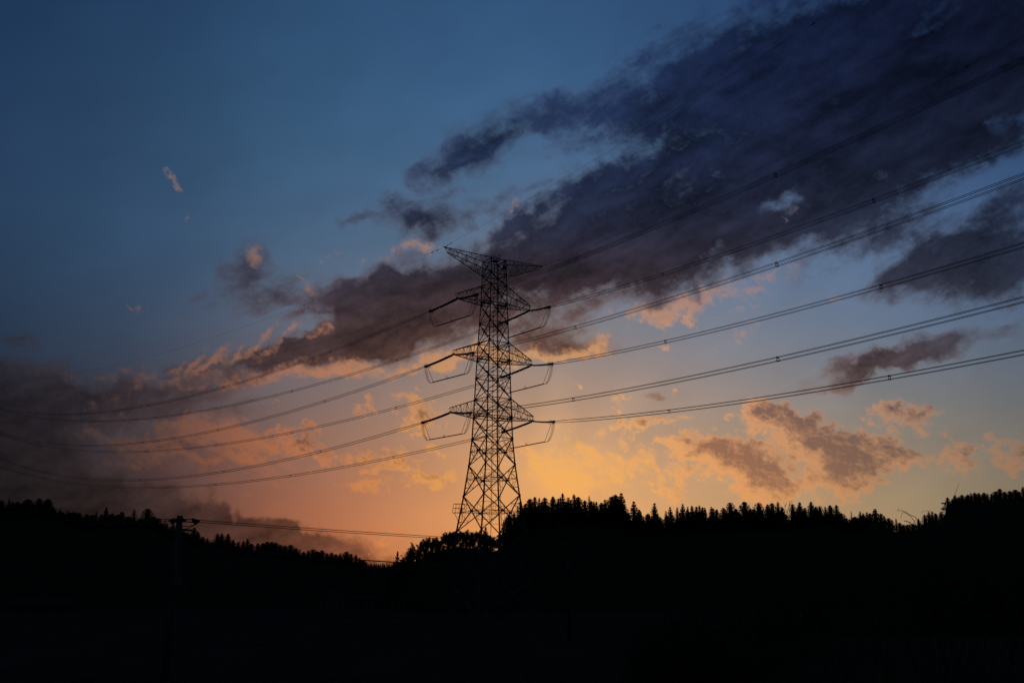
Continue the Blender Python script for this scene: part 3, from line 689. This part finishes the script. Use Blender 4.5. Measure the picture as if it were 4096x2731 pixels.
RIGHT_RIDGE = [(2015,2096,30,'n'),(2037,2059,40,'d'),(2058,2052,34,'n'),(2072,2024,26,'n'),(2086,2004,28,'d'),(2101,2016,24,'d'),(2115,1996,30,'d'),(2139,1988,24,'d'),(2152,1992,18,'p'),(2166,2008,24,'d'),(2181,1991,34,'d'),(2211,1986,28,'d'),(2229,1993,20,'d'),(2242,1990,22,'p'),(2253,1974,28,'p'),(2269,1989,24,'d'),(2284,2000,22,'d'),(2301,1978,30,'p'),(2315,1988,28,'d'),(2340,2002,22,'d'),(2359,1983,28,'n'),(2374,2006,20,'d'),(2386,2007,24,'p'),(2403,2011,24,'d'),(2421,1999,30,'p'),(2445,1987,34,'d'),(2464,1979,36,'d'),(2478,1974,40,'p'),(2496,2043,30,'d'),(2512,2050,26,'d'),(2535,2007,36,'p'),(2552,2052,26,'d'),(2564,2046,22,'p'),(2592,2056,26,'d'),(2615,2014,38,'p'),(2640,2068,24,'d'),(2661,2044,24,'n'),(2683,2029,26,'p'),(2706,2028,22,'p'),(2729,2017,26,'p'),(2749,2027,20,'p'),(2768,2024,22,'p'),(2784,2025,20,'d'),(2796,2022,18,'p'),(2808,2028,20,'d'),(2823,2031,20,'p'),(2843,2027,20,'p'),(2855,2032,20,'d'),(2866,2037,22,'d'),(2891,2031,30,'d'),(2921,2010,36,'d'),(2945,2036,22,'d'),(2976,2007,42,'d'),(2999,2033,24,'d'),(3014,2036,26,'d'),(3035,2011,42,'d'),(3071,2018,28,'p'),(3089,2013,26,'d'),(3110,2007,30,'p'),(3128,2028,22,'d'),(3170,2015,30,'d'),(3194,2009,26,'p'),(3217,2030,22,'d'),(3243,2008,36,'p'),(3262,2026,24,'d'),(3281,2024,26,'d'),(3301,2026,18,'p'),(3321,2021,28,'d'),(3344,2021,32,'p'),(3362,2052,26,'d'),(3385,2072,24,'d'),(3403,2046,20,'b'),(3420,2066,22,'d'),(3435,2044,24,'p'),(3455,2052,20,'p'),(3466,2048,18,'p'),(3480,2052,22,'d'),(3499,2035,34,'p'),(3521,2054,28,'d'),(3536,2064,24,'n'),(3553,2072,24,'d'),(3568,2078,24,'n'),(3584,2075,22,'n'),(3598,2090,22,'d'),(3612,2098,22,'d'),(3630,2098,26,'d'),(3652,2094,26,'d'),(3675,2075,24,'p'),(3699,2057,22,'p'),(3714,2048,20,'p'),(3727,2046,22,'p'),(3742,2053,22,'d'),(3763,2046,20,'p')]
TALL_STAND = [(3790,1990,30,'p'),(3806,1998,24,'d'),(3817,1981,26,'p'),(3834,1988,24,'d'),(3850,1979,24,'d'),(3870,1978,24,'d'),(3884,1972,22,'p'),(3899,1971,22,'d'),(3914,1972,24,'d'),(3935,1970,26,'d'),(3949,1974,16,'p'),(3963,1974,20,'p'),(3979,1966,24,'d'),(3996,1955,30,'d'),(4019,1966,24,'d'),(4039,1964,22,'d'),(4059,1958,26,'d'),(4076,1966,22,'d'),(4092,1947,26,'p'),(4116,1955,28,'d'),(4140,1960,28,'p')]
HAB = {'p': 'pointed', 'd': 'round-topped', 'n': 'loose tufted', 'b': 'thin half-bare'}
def size_word(w): return 'broad' if w >= 34 else ('slim' if w <= 22 else 'medium')
def ordinal(n): return '%d%s' % (n, 'th' if 10 <= n % 100 <= 20 else {1:'st',2:'nd',3:'rd'}.get(n % 10, 'th'))
def row(lst, where, group, dd=0):
    for k, (x, y, w, s) in enumerate(lst):
        tree(x, y, w, s, interp(SKY, x, 2)*(1-.012*random.random()) + dd, '%s %s cedar, %s treetop %s' % (size_word(w), HAB[s], ordinal(k+1), where), group)
row(LEFT_RIDGE[:42], 'from the left along the ridge towards the utility pole', 'cedars on the left ridge')
row(LEFT_RIDGE[42:], 'right of the utility pole on the falling left ridge', 'cedars on the left ridge')
row(FAR_RIDGE, 'in the tiny far row under the lower cable', 'far cedars in the valley gap')
row(RIGHT_RIDGE[:31], 'to the right of the pylon on the wooded hill', 'cedars on the right hill')
row(RIGHT_RIDGE[31:62], 'right of the tall lone cedar on the hill', 'cedars on the right hill')
row(RIGHT_RIDGE[62:], 'along the sinking skyline towards the tall stand', 'cedars on the right hill')
row(TALL_STAND, 'along the level top of the tall stand at right', 'cedars of the tall stand')
# trees in front of the skyline, lost in the shade
rn = random.Random(5); cnt = 0
for lst, step in ((LEFT_RIDGE[::2], 0), (RIGHT_RIDGE, 0), (TALL_STAND, 0)):
    for (x, y, w, s) in lst:
        if cnt >= 112: break
        D = interp(SKY, x+9, 2); tree(x + rn.uniform(4,16), y + rn.uniform(16,44), rn.uniform(30,42), rn.choice('pdd'), D*.975, 'dark cedar lost in shade below the hill skyline', 'shaded cedars on the slopes'); cnt += 1

# pine, young cedars and bamboo on the knoll at the pylon's foot
tree(1589,2209,34,'n',470,'small ragged conifer standing alone at the right end of the valley gap','conifers on the knoll','conifer')
tree(1607,2236,34,'d',470,'low dark bush-like conifer beside the ragged conifer at the valley gap','conifers on the knoll','conifer')
tree(1572,2254,40,'d',540,'dark rounded tree at the foot of the ragged conifer, closing the valley gap','conifers on the knoll','conifer')
tree(1585,2244,40,'d',520,'second dark rounded tree between the valley gap and the ragged conifer','conifers on the knoll','conifer')
tree(1645,2188,44,'d',455,'broad pine with flat tufts on the left flank of the bamboo knoll','conifers on the knoll','pine_tree')
tree(1628,2206,40,'n',455,'shorter pine leaning out left of the broad pine on the knoll','conifers on the knoll','pine_tree')
tree(1945,2109,32,'p',430,'small pointed cedar seen between the pylon legs','conifers on the knoll')
tree(1995,2140,34,'n',450,'low cedar behind the right-hand legs of the pylon','conifers on the knoll')
tree(2022,2098,34,'n',470,'loose cedar close beside the right rear leg of the pylon','conifers on the knoll')
def bamboo_mesh(seed):
    rn = random.Random(seed); c = MB(); l = MB(); H = 12
    for k in range(7):
        a = rn.uniform(0, 6.28); b = rn.uniform(.3,1.0); lean = rn.uniform(.3,1.9); h = H*(1 if k == 0 else rn.uniform(.78,1.0)); lean = lean*.4 if k == 0 else lean
        bx, by = b*math.cos(a), b*math.sin(a); pts = []
        for q in range(9):
            t = q/8; e = lean*t**2.6
            pts.append(Vector((bx*(1+t*.8) + e*math.cos(a), by*(1+t*.8) + e*math.sin(a), h*(t - .05*lean*t**5) - (2 if q == 0 else 0))))
        c.tube(pts, [.06 - .005*q for q in range(9)], 5)
        for q in range(150):
            t = .45 + .55*rn.random()**.8; i = min(7, int(t*8)); p = pts[i].lerp(pts[i+1], t*8-i)
            wa = rn.uniform(0, 6.28); rr = rn.uniform(.05,1.1)*(1.25-t); p = p + Vector((rr*math.cos(wa), rr*math.sin(wa), rn.uniform(-.35,.25)))
            for z in range(3):
                u = Vector((rn.gauss(0,.8), rn.gauss(0,.8), rn.gauss(-.35,.6))).normalized(); v = u.orthogonal().normalized(); s = rn.uniform(.25,.6)
                l.face([p - u*s*.2, p + u*s*.5 + v*s*.14, p + u*s*1.2, p + u*s*.5 - v*s*.14])
    out = []
    for nm, m, mm in (('culms', c, BARK), ('leaves', l, LEAF)):
        me = bpy.data.meshes.new(nm); me.from_pydata([tuple(v) for v in m.v], [], m.f); me.materials.append(mm); me.update(); out.append(me)
    return out
BAM = [bamboo_mesh(s) for s in range(4)]
BAMBOO = [(1664,2196),(1676,2161),(1690,2168),(1703,2164),(1716,2152),(1727,2146),(1740,2162),(1752,2151),(1768,2142),(1786,2124),(1797,2130),(1808,2123),(1820,2129),(1833,2121),(1846,2127),(1858,2117),(1871,2125),(1885,2121),(1898,2127),(1912,2120),(1925,2130),(1938,2138),(1960,2146),(1972,2142),(1984,2152),
          (1655,2206),(1685,2192),(1712,2186),(1738,2184),(1762,2172),(1780,2158),(1805,2152),(1830,2152),(1855,2150),(1880,2150),(1905,2152),(1930,2158),(1955,2166)]
for k, (x, y) in enumerate(BAMBOO):
    front = k >= 25; D = interp(SKY, x, 2) - (10 if front else 0) - 3*random.random(); top = at(x, y, D); gz = ground_z(top.x, top.y) - .3; gz = min(gz, top.z - 6)
    lab = 'dark bamboo clump in the shade below the feathery knoll top' if front else 'feathery bamboo clump, %s tip from the pine across the knoll under the pylon' % ordinal(k+1)
    t = thing('bamboo_clump', lab, 'bamboo', (top.x, top.y, gz), 'bamboo on the knoll' if not front else 'shaded bamboo on the knoll')
    f = (top.z - gz)/12; t.scale = (1.1, 1.1, f); t.rotation_euler = (0, 0, random.uniform(0, 6.28))
    for nm, me in zip(('culms','leaves'), random.choice(BAM)):
        o = bpy.data.objects.new(nm, me); COL.objects.link(o); o.parent = t
top = at(2583,2049,515); t = thing('bamboo_clump', 'single wisp of bamboo between the two tall lone cedars', 'bamboo', (top.x, top.y, top.z-12), None)
for nm, me in zip(('culms','leaves'), BAM[1]):
    o = bpy.data.objects.new(nm, me); COL.objects.link(o); o.parent = t
# bare tree whose branches stick out over the hill
b0 = at(3146, 2120, 538); t = thing('bare_tree', 'leafless forked branches poking above the right hill skyline', 'tree', b0)
m = MB()
for br in ([(3146,2120),(3148,2050),(3140,2026),(3134,2006)],[(3148,2050),(3156,2024),(3164,2010),(3171,1994)],[(3140,2026),(3145,2016),(3147,2006)],[(3156,2024),(3160,2006),(3159,2000)],[(3164,2010),(3172,2004)]):
    m.tube([at(x, y, 538) for x, y in br], [.2,.12,.08,.03][:len(br)] if len(br) > 2 else [.06,.03], 5)
m.build('branches', BARK, t)
# undergrowth that clothes the slopes
m = MB(); rn = random.Random(8)
for k in range(26000):
    px = rn.uniform(-250, 4350); D = interp(SKY, px, 2); f = rn.uniform(.84, .99)
    if D > 900: continue
    p = at(px, 2300, D*f); z = ground_z(p.x, p.y); 
    p = Vector((p.x, p.y, z + rn.uniform(0, 5.5)*rn.random()))
    u = Vector((rn.gauss(0,1), rn.gauss(0,1), rn.gauss(0,1))).normalized(); v = u.orthogonal().normalized(); s = rn.uniform(.7,1.9)
    m.face([p - u*s*.5, p + v*s*.35, p + u*s*.6, p - v*s*.4])
tag(kind(m.build('undergrowth', NEEDLE), 'stuff'), 'dark leafy undergrowth covering the wooded slopes', 'undergrowth')

# ------------------------------------------------------------------ field: farm track, low wall, houses, shed
def ribbon(name, pts, w, m_, z=.22):
    m = MB(); q = [at(x, y, 100) for x, y in pts]; g = []
    for (x, y) in pts:
        v = ray(x, y); k = (CAM_Z - z)/-v.z; g.append(Vector((v.x*k, v.y*k, z)))
    for a, b in zip(g, g[1:]):
        d = (b-a).normalized(); n_ = Vector((-d.y, d.x, 0))*w/2
        m.face([a-n_, b-n_, b+n_, a+n_])
    return kind(m.build(name, m_), 'structure')
ribbon('farm_track', [(-400,2452),(0,2463),(700,2473),(1100,2484),(1500,2491),(2000,2481),(2600,2490),(3000,2500)], 2.4, CONCRETE, .24)
ribbon('path', [(-400,2440),(0,2452),(600,2466),(1000,2474),(1500,2483)], 1.2, CONCRETE, .2)
def wall_thing():
    a = at(1235, 2400, 470); b = at(1512, 2400, 470); 
    t = thing('low_wall', 'long low pale wall at the edge of the field below the houses', 'wall', ((a.x+b.x)/2, 470, 0))
    m = MB(); g = at(1324, 2400, 470).x
    m.box(((a.x+g-.4)/2, 470, .55), g-.4-a.x, .4, 1.1); m.build('block', PAINT, t)
    m = MB(); m.box(((g+.4+b.x)/2, 470.2, .5), b.x-g-.4, .4, 1.0); m.build('block', CONCRETE, t)
    m = MB(); m.box(((a.x+b.x)/2, 470.1, .1), b.x-a.x+.6, .7, .2); m.build('base', CONCRETE, t)
wall_thing()
def house(px, D, w, dpt, hw, hr, label, hip=True):
    c = at(px, 2400, D); c.z = 0; t = thing('house', label, 'house', c)
    m = MB(); m.box(c + ZZ*hw/2, w, dpt, hw); wl = m.build('wall', WALLM, t)
    m = MB(); o = .7; k = w*.28 if hip else -.1
    e = [c + Vector((sx*(w/2+o), sy*(dpt/2+o), hw)) for sx, sy in ((-1,-1),(1,-1),(1,1),(-1,1))]; r0 = c + Vector((-w/2+k, 0, hw+hr)); r1 = c + Vector((w/2-k, 0, hw+hr))
    m.face([e[0], e[1], r1, r0]); m.face([e[1], e[2], r1]); m.face([e[2], e[3], r0, r1]); m.face([e[3], e[0], r0]); m.face(e[::-1])
    m.bar(r0, r1, .35); rf = m.build('roof', ROOFM, t)
    for q, (fx, z, ww, hh) in enumerate(((-.3,1.6,1.8,1.4),(.05,1.6,1.8,1.4),(-.3,hw-1.5,1.6,1.2),(.05,hw-1.5,1.6,1.2),(.32,hw-1.5,1.4,1.2))):
        if hw < 4 and q > 1: break
        m = MB(); m.box(c + Vector((fx*w, -dpt/2-.03, z)), ww, .1, hh); wn = m.build('window', PAINT, t)
        m = MB()
        for s in (-.24,.24): m.box(c + Vector((fx*w + s*ww, -dpt/2-.06, z)), ww*.42, .1, hh*.84)
        m.build('pane', DARKM, wn)
    m = MB(); m.box(c + Vector((.33*w, -dpt/2-.04, 1.05)), 1.1, .12, 2.1); dr = m.build('door', BARK, t)
    m = MB(); m.box(c + Vector((.33*w+.4, -dpt/2-.12, 1.05)), .06, .08, .25); m.build('handle', STEEL, dr)
house(1336, 520, 12.5, 9, 6.0, 3.4, 'two-storey house with a hipped tile roof above the low wall')
house(1446, 545, 15, 8, 4.6, 2.6, 'lower house to the right of the hip-roofed house at the field edge', False)
house(1640, 560, 9, 7, 5.6, 2.4, 'small house at the foot of the bamboo knoll', False)
def shed():
    a = at(62, 2400, 395).x; b = at(300, 2400, 395).x; y = 395
    t = thing('long_shed', 'long low shed with a pale roof at the left edge of the field', 'shed', ((a+b)/2, y, 0)); w = b-a; x = (a+b)/2
    m = MB(); m.box((x, y, 1.5), w-.8, 8, 3.0); m.build('wall', FILM, t)
    m = MB()
    m.face([(a-.2,y-4.6,2.95),(b+.2,y-4.6,2.95),(b+.2,y,5.6),(a-.2,y,5.6)]); m.face([(b+.2,y+4.6,2.95),(a-.2,y+4.6,2.95),(a-.2,y,5.6),(b+.2,y,5.6)])
    m.face([(a-.2,y-4.6,2.95),(a-.2,y,5.6),(a-.2,y+4.6,2.95)]); m.face([(b+.2,y+4.6,2.95),(b+.2,y,5.6),(b+.2,y-4.6,2.95)]); m.bar((a,y,5.65),(b,y,5.65),.25)
    m.build('roof', FILM, t)
    for k in range(3):
        m = MB(); m.box((a + w*(.2+.3*k), y-4.06, 1.25), 3.4, .12, 2.5); m.build('door', DARKM, t)
shed()

# ------------------------------------------------------------------ utility pole and its cables
PD = 60.0; pt = at(720, 2062, PD); pole = thing('utility_pole', 'round concrete utility pole with a transformer and short crossarms at the left', 'pole', (pt.x-.15, PD, 0))
px0 = pt.x
m = MB(); m.tube([(px0-.15, PD, -.5), (px0-.08, PD, 5), (px0, PD, pt.z-.02), (px0, PD, pt.z)], [.25,.205,.172,.14], 16); m.build('shaft', CONCRETE, pole, smooth=True)
def pp(x, y, d=0): v = at(x, y, PD+d); return v
m = MB(); m.tube([pp(720,2073), pp(720,2086)], [.215,.215], 16); m.bar(pp(704,2079), pp(742,2079,-.1), .14); m.build('band', STEEL, pole)
m = MB(); m.bar(pp(722,2120), pp(770,2119), .11); m.build('crossarm', STEEL, pole)
m = MB(); m.bar(pp(652,2292,-.2), pp(768,2290,-.2), .11); m.build('crossarm', STEEL, pole)
for x in (657, 669, 749, 762):
    m = MB(); a, b = pp(x, 2276, -.2), pp(x, 2302, -.2); n_ = 5; pts = []; rad = []
    for k in range(n_):
        for tt, rr in ((0,.05),(.3,.11),(.6,.09),(.8,.05)): pts.append(a.lerp(b, (k+tt)/n_)); rad.append(rr)
    m.tube(pts, rad, 8); m.build('insulator', PORCELAIN, pole, smooth=True)
m = MB(); a, b = pp(707, 2346, -.5), pp(708, 2309, -.5); m.tube([a, a.lerp(b,.08), a.lerp(b,.9), b], [.29,.32,.32,.24], 14)
tr = m.build('transformer', PAINT, pole, smooth=True)
m = MB()
for s in (-.15,.15): m.tube([b + Vector((s,0,-.05)), b + Vector((s,0,.22))], [.05,.035], 6)
m.build('bushing', PORCELAIN, tr)
m = MB(); m.bar(pp(660,2349,-.4), pp(745,2348,-.4), .1); m.bar(pp(660,2349,-.4), pp(712,2372,-.2), .06); m.build('bracket', STEEL, pole)
for side, (x0, x1) in ((-1, (699, 676)), (1, (768, 797))):
    m = MB()                                             # dead-end clamp in its wedge-shaped cover
    A, B_, C_ = pp(x0, 2071), pp(x1, 2078), pp((x0*1.0+x1)/2 - side*2, 2098)
    for d in (-.09,.09):
        o = Vector((0, d, 0))
    f = [A + Vector((0,-.1,0)), B_ + Vector((0,-.1,0)), pp(x1 - side*3, 2086, -.1), C_ + Vector((0,-.1,0)), pp(x0, 2086, -.1)]
    g = [v + Vector((0,.22,0)) for v in f]
    m.face(f); m.face(g[::-1])
    for k in range(5): m.face([f[k], g[k], g[(k+1)%5], f[(k+1)%5]])
    m.bar(pp(720,2077), A.lerp(B_,.3) - ZZ*.05, .06); m.bar(pp(720,2085), A.lerp(B_,.3) - ZZ*.2, .06)
    m.build('clamp_cover', RUBBER, pole)
    m = MB(); m.tube([C_, pp((x0+720)/2+side*6, 2104), pp(726, 2104)], .025, 5); m.tube([C_, pp((x0+720)/2+side*8, 2112), pp(740, 2115), pp(724, 2113)], .025, 5); m.build('lead', RUBBER, pole, smooth=True)
PD2 = 118.0; e1 = at(2272, 2172, PD2)
pole2 = thing('utility_pole', 'far utility pole lost in the dark in front of the wooded hill', 'pole', (e1.x, PD2, 0))
m = MB(); m.tube([(e1.x, PD2, -.5), (e1.x, PD2, e1.z+.5)], [.2,.14], 12); m.build('shaft', BARK, pole2, smooth=True)
m = MB(); m.bar((e1.x-.8, PD2, e1.z), (e1.x+.8, PD2, e1.z), .1); m.build('crossarm', STEEL, pole2)
m = MB(); m.tube([(e1.x, PD2-.35, e1.z-3.2),(e1.x, PD2-.35, e1.z-2.3)], .25, 12); m.build('transformer', CONCRETE, pole2, smooth=True)
def cable(name, label, a, b, sag, r, n_=30):
    m = MB(); m.tube([a.lerp(b, k/n_) - ZZ*(4*sag*(k/n_)*(1-k/n_)) for k in range(n_+1)], r, 5)
    o = m.build(name, RUBBER, smooth=True); return tag(o, label, 'cable', 'cables on the utility poles')
E2 = Vector((e1.x, PD2, e1.z))
cable('overhead_cable', 'upper of the two thin wires leaving the utility pole to the right', pp(797,2079.5), E2 + ZZ*.05, .14, .022)
cable('overhead_cable', 'lower of the two thin wires leaving the utility pole to the right', pp(796,2087.5), E2 - ZZ*.08, .16, .022)
cable('overhead_cable', 'thick cable low over the valley gap between ridge and conifer', pp(722,2183), at(2272, 2278, PD2), .24, .042)
cable('overhead_cable', 'upper of the two thin wires leaving the utility pole to the left', pp(677,2075), at(-700, 2070, 45), .3, .02)
cable('overhead_cable', 'lower of the two thin wires leaving the utility pole to the left', pp(677,2083), at(-700, 2082, 45), .3, .02)

# ------------------------------------------------------------------ near bank on the right: bushes and tall grass
def bush_mesh(seed):
    rn = random.Random(seed); m = MB()
    for k in range(1500):
        d = Vector((rn.gauss(0,1), rn.gauss(0,1), rn.gauss(0,1))).normalized(); r = rn.uniform(.55,1)**.5*(1+.22*math.sin(5*d.x+seed)+.2*math.sin(6*d.y+2*seed)); p = Vector((d.x*r, d.y*r, max(-.1, d.z*r*.55+.5)))
        u = Vector((rn.gauss(0,1), rn.gauss(0,1), rn.gauss(.3,.9))).normalized(); v = u.orthogonal().normalized(); s = rn.uniform(.05,.13)
        m.face([p - u*s*.4, p + v*s*.3, p + u*s, p - v*s*.3])
    for k in range(9):
        a = 6.28*k/9; m.tube([(0,0,-.3), (.25*math.cos(a),.25*math.sin(a),.3), (.6*math.cos(a),.6*math.sin(a),.75)], [.03,.02,.008], 4)
    me = bpy.data.meshes.new('bush'); me.from_pydata([tuple(v) for v in m.v], [], m.f); me.materials.append(LEAF); me.update(); return me
BM = [bush_mesh(s) for s in range(3)]
for k, (x, y, D, w) in enumerate([(2640,2455,44,150),(2590,2530,40,130),(2570,2590,36,120),(2720,2440,42,170),(2800,2430,40,170),(2700,2540,36,160),(2660,2620,32,160),(2880,2420,38,180),(2980,2400,36,190),(2820,2560,32,190),(3090,2390,34,200),(3200,2370,32,220),(3010,2560,28,220),(3330,2350,30,240),(3480,2330,28,260),(3240,2540,25,260),(3640,2310,26,280),(3800,2300,25,290),(3960,2290,24,300),(3560,2520,22,300),(3860,2500,21,320),(4100,2290,24,320)]):
    top = at(x, y, D); gz = ground_z(top.x, top.y); h = max(.8, top.z - gz); r = w/2*D/FOC*1.2
    o = bpy.data.objects.new('bush', BM[k % 3]); COL.objects.link(o); o.location = (top.x, top.y, gz); o.scale = (r, r, h/1.1); o.rotation_euler = (0,0,k*1.7)
    tag(o, 'dark leafy bush on the near bank, lost in shade', 'bush', 'bushes on the near bank')
GR = 9.0
for lab, pts, r in (('pampas stalk bent over to the left with a drooping plume above the dip', [(3690,2300),(3683,2140),(3668,2075),(3640,2058),(3620,2046),(3604,2041),(3590,2041),(3597,2031)], .0035),
                    ('thin grass stalk arching into a hook under the bent pampas stalk', [(3680,2300),(3672,2130),(3662,2095),(3646,2068),(3628,2054),(3614,2048),(3606,2058),(3604,2076)], .003),
                    ('short thick grass blade pointing left, lowest of the blades in the dip', [(3666,2300),(3660,2130),(3650,2103),(3641,2090),(3630,2085),(3616,2082)], .007),
                    ('short straight grass stalk crossing the bent ones', [(3640,2300),(3642,2140),(3652,2096),(3664,2076)], .0025),
                    ('grass stalk curving left from the cedar tips before the tall stand', [(3760,2300),(3752,2100),(3738,2056),(3722,2044),(3704,2042),(3686,2047)], .003),
                    ('single upright grass stalk rising above the tall stand', [(3800,2300),(3812,2080),(3818,1990),(3828,1955),(3836,1932)], .0028)):
    w = [at(x, y, GR) for x, y in pts]; gz = ground_z(w[0].x, w[0].y)
    w = [Vector((w[0].x-.05, w[0].y, gz-.05))] + w
    fine = []
    for k in range(len(w)-1):
        p0, p1, p2, p3 = w[max(k-1,0)], w[k], w[k+1], w[min(k+2,len(w)-1)]
        for q in range(5):
            t = q/5; fine.append(.5*((2*p1) + (p2-p0)*t + (2*p0-5*p1+4*p2-p3)*t*t + (3*p1-p0-3*p2+p3)*t**3))
    fine.append(w[-1])
    m = MB(); m.tube(fine, [r*1.0*(1-.6*k/len(fine)) for k in range(len(fine))], 5)
    tag(m.build('grass_stalk', LEAF, smooth=True), lab, 'grass', 'tall grass stalks on the near bank')
m = MB(); rn = random.Random(3)
for k in range(16000):
    a = math.radians(rn.uniform(-32, 34)); r = 5 + 60*rn.random()**1.4; x, y = r*math.sin(a), r*math.cos(a); z = ground_z(x, y)
    h = rn.uniform(.12,.4) + (.35*rn.random() if x > 2 and y < 40 else 0); d = Vector((rn.gauss(0,.35), rn.gauss(0,.35), 1)).normalized()*h; s = Vector((rn.gauss(0,1), rn.gauss(0,1), 0)).normalized()*.012*(1+r/25)
    p = Vector((x, y, z-.03)); m.face([p-s, p+s, p+d+s*.2, p+d-s*.2])
tag(kind(m.build('grass', LEAF), 'stuff'), 'dark grass on the near ground below the camera', 'grass')
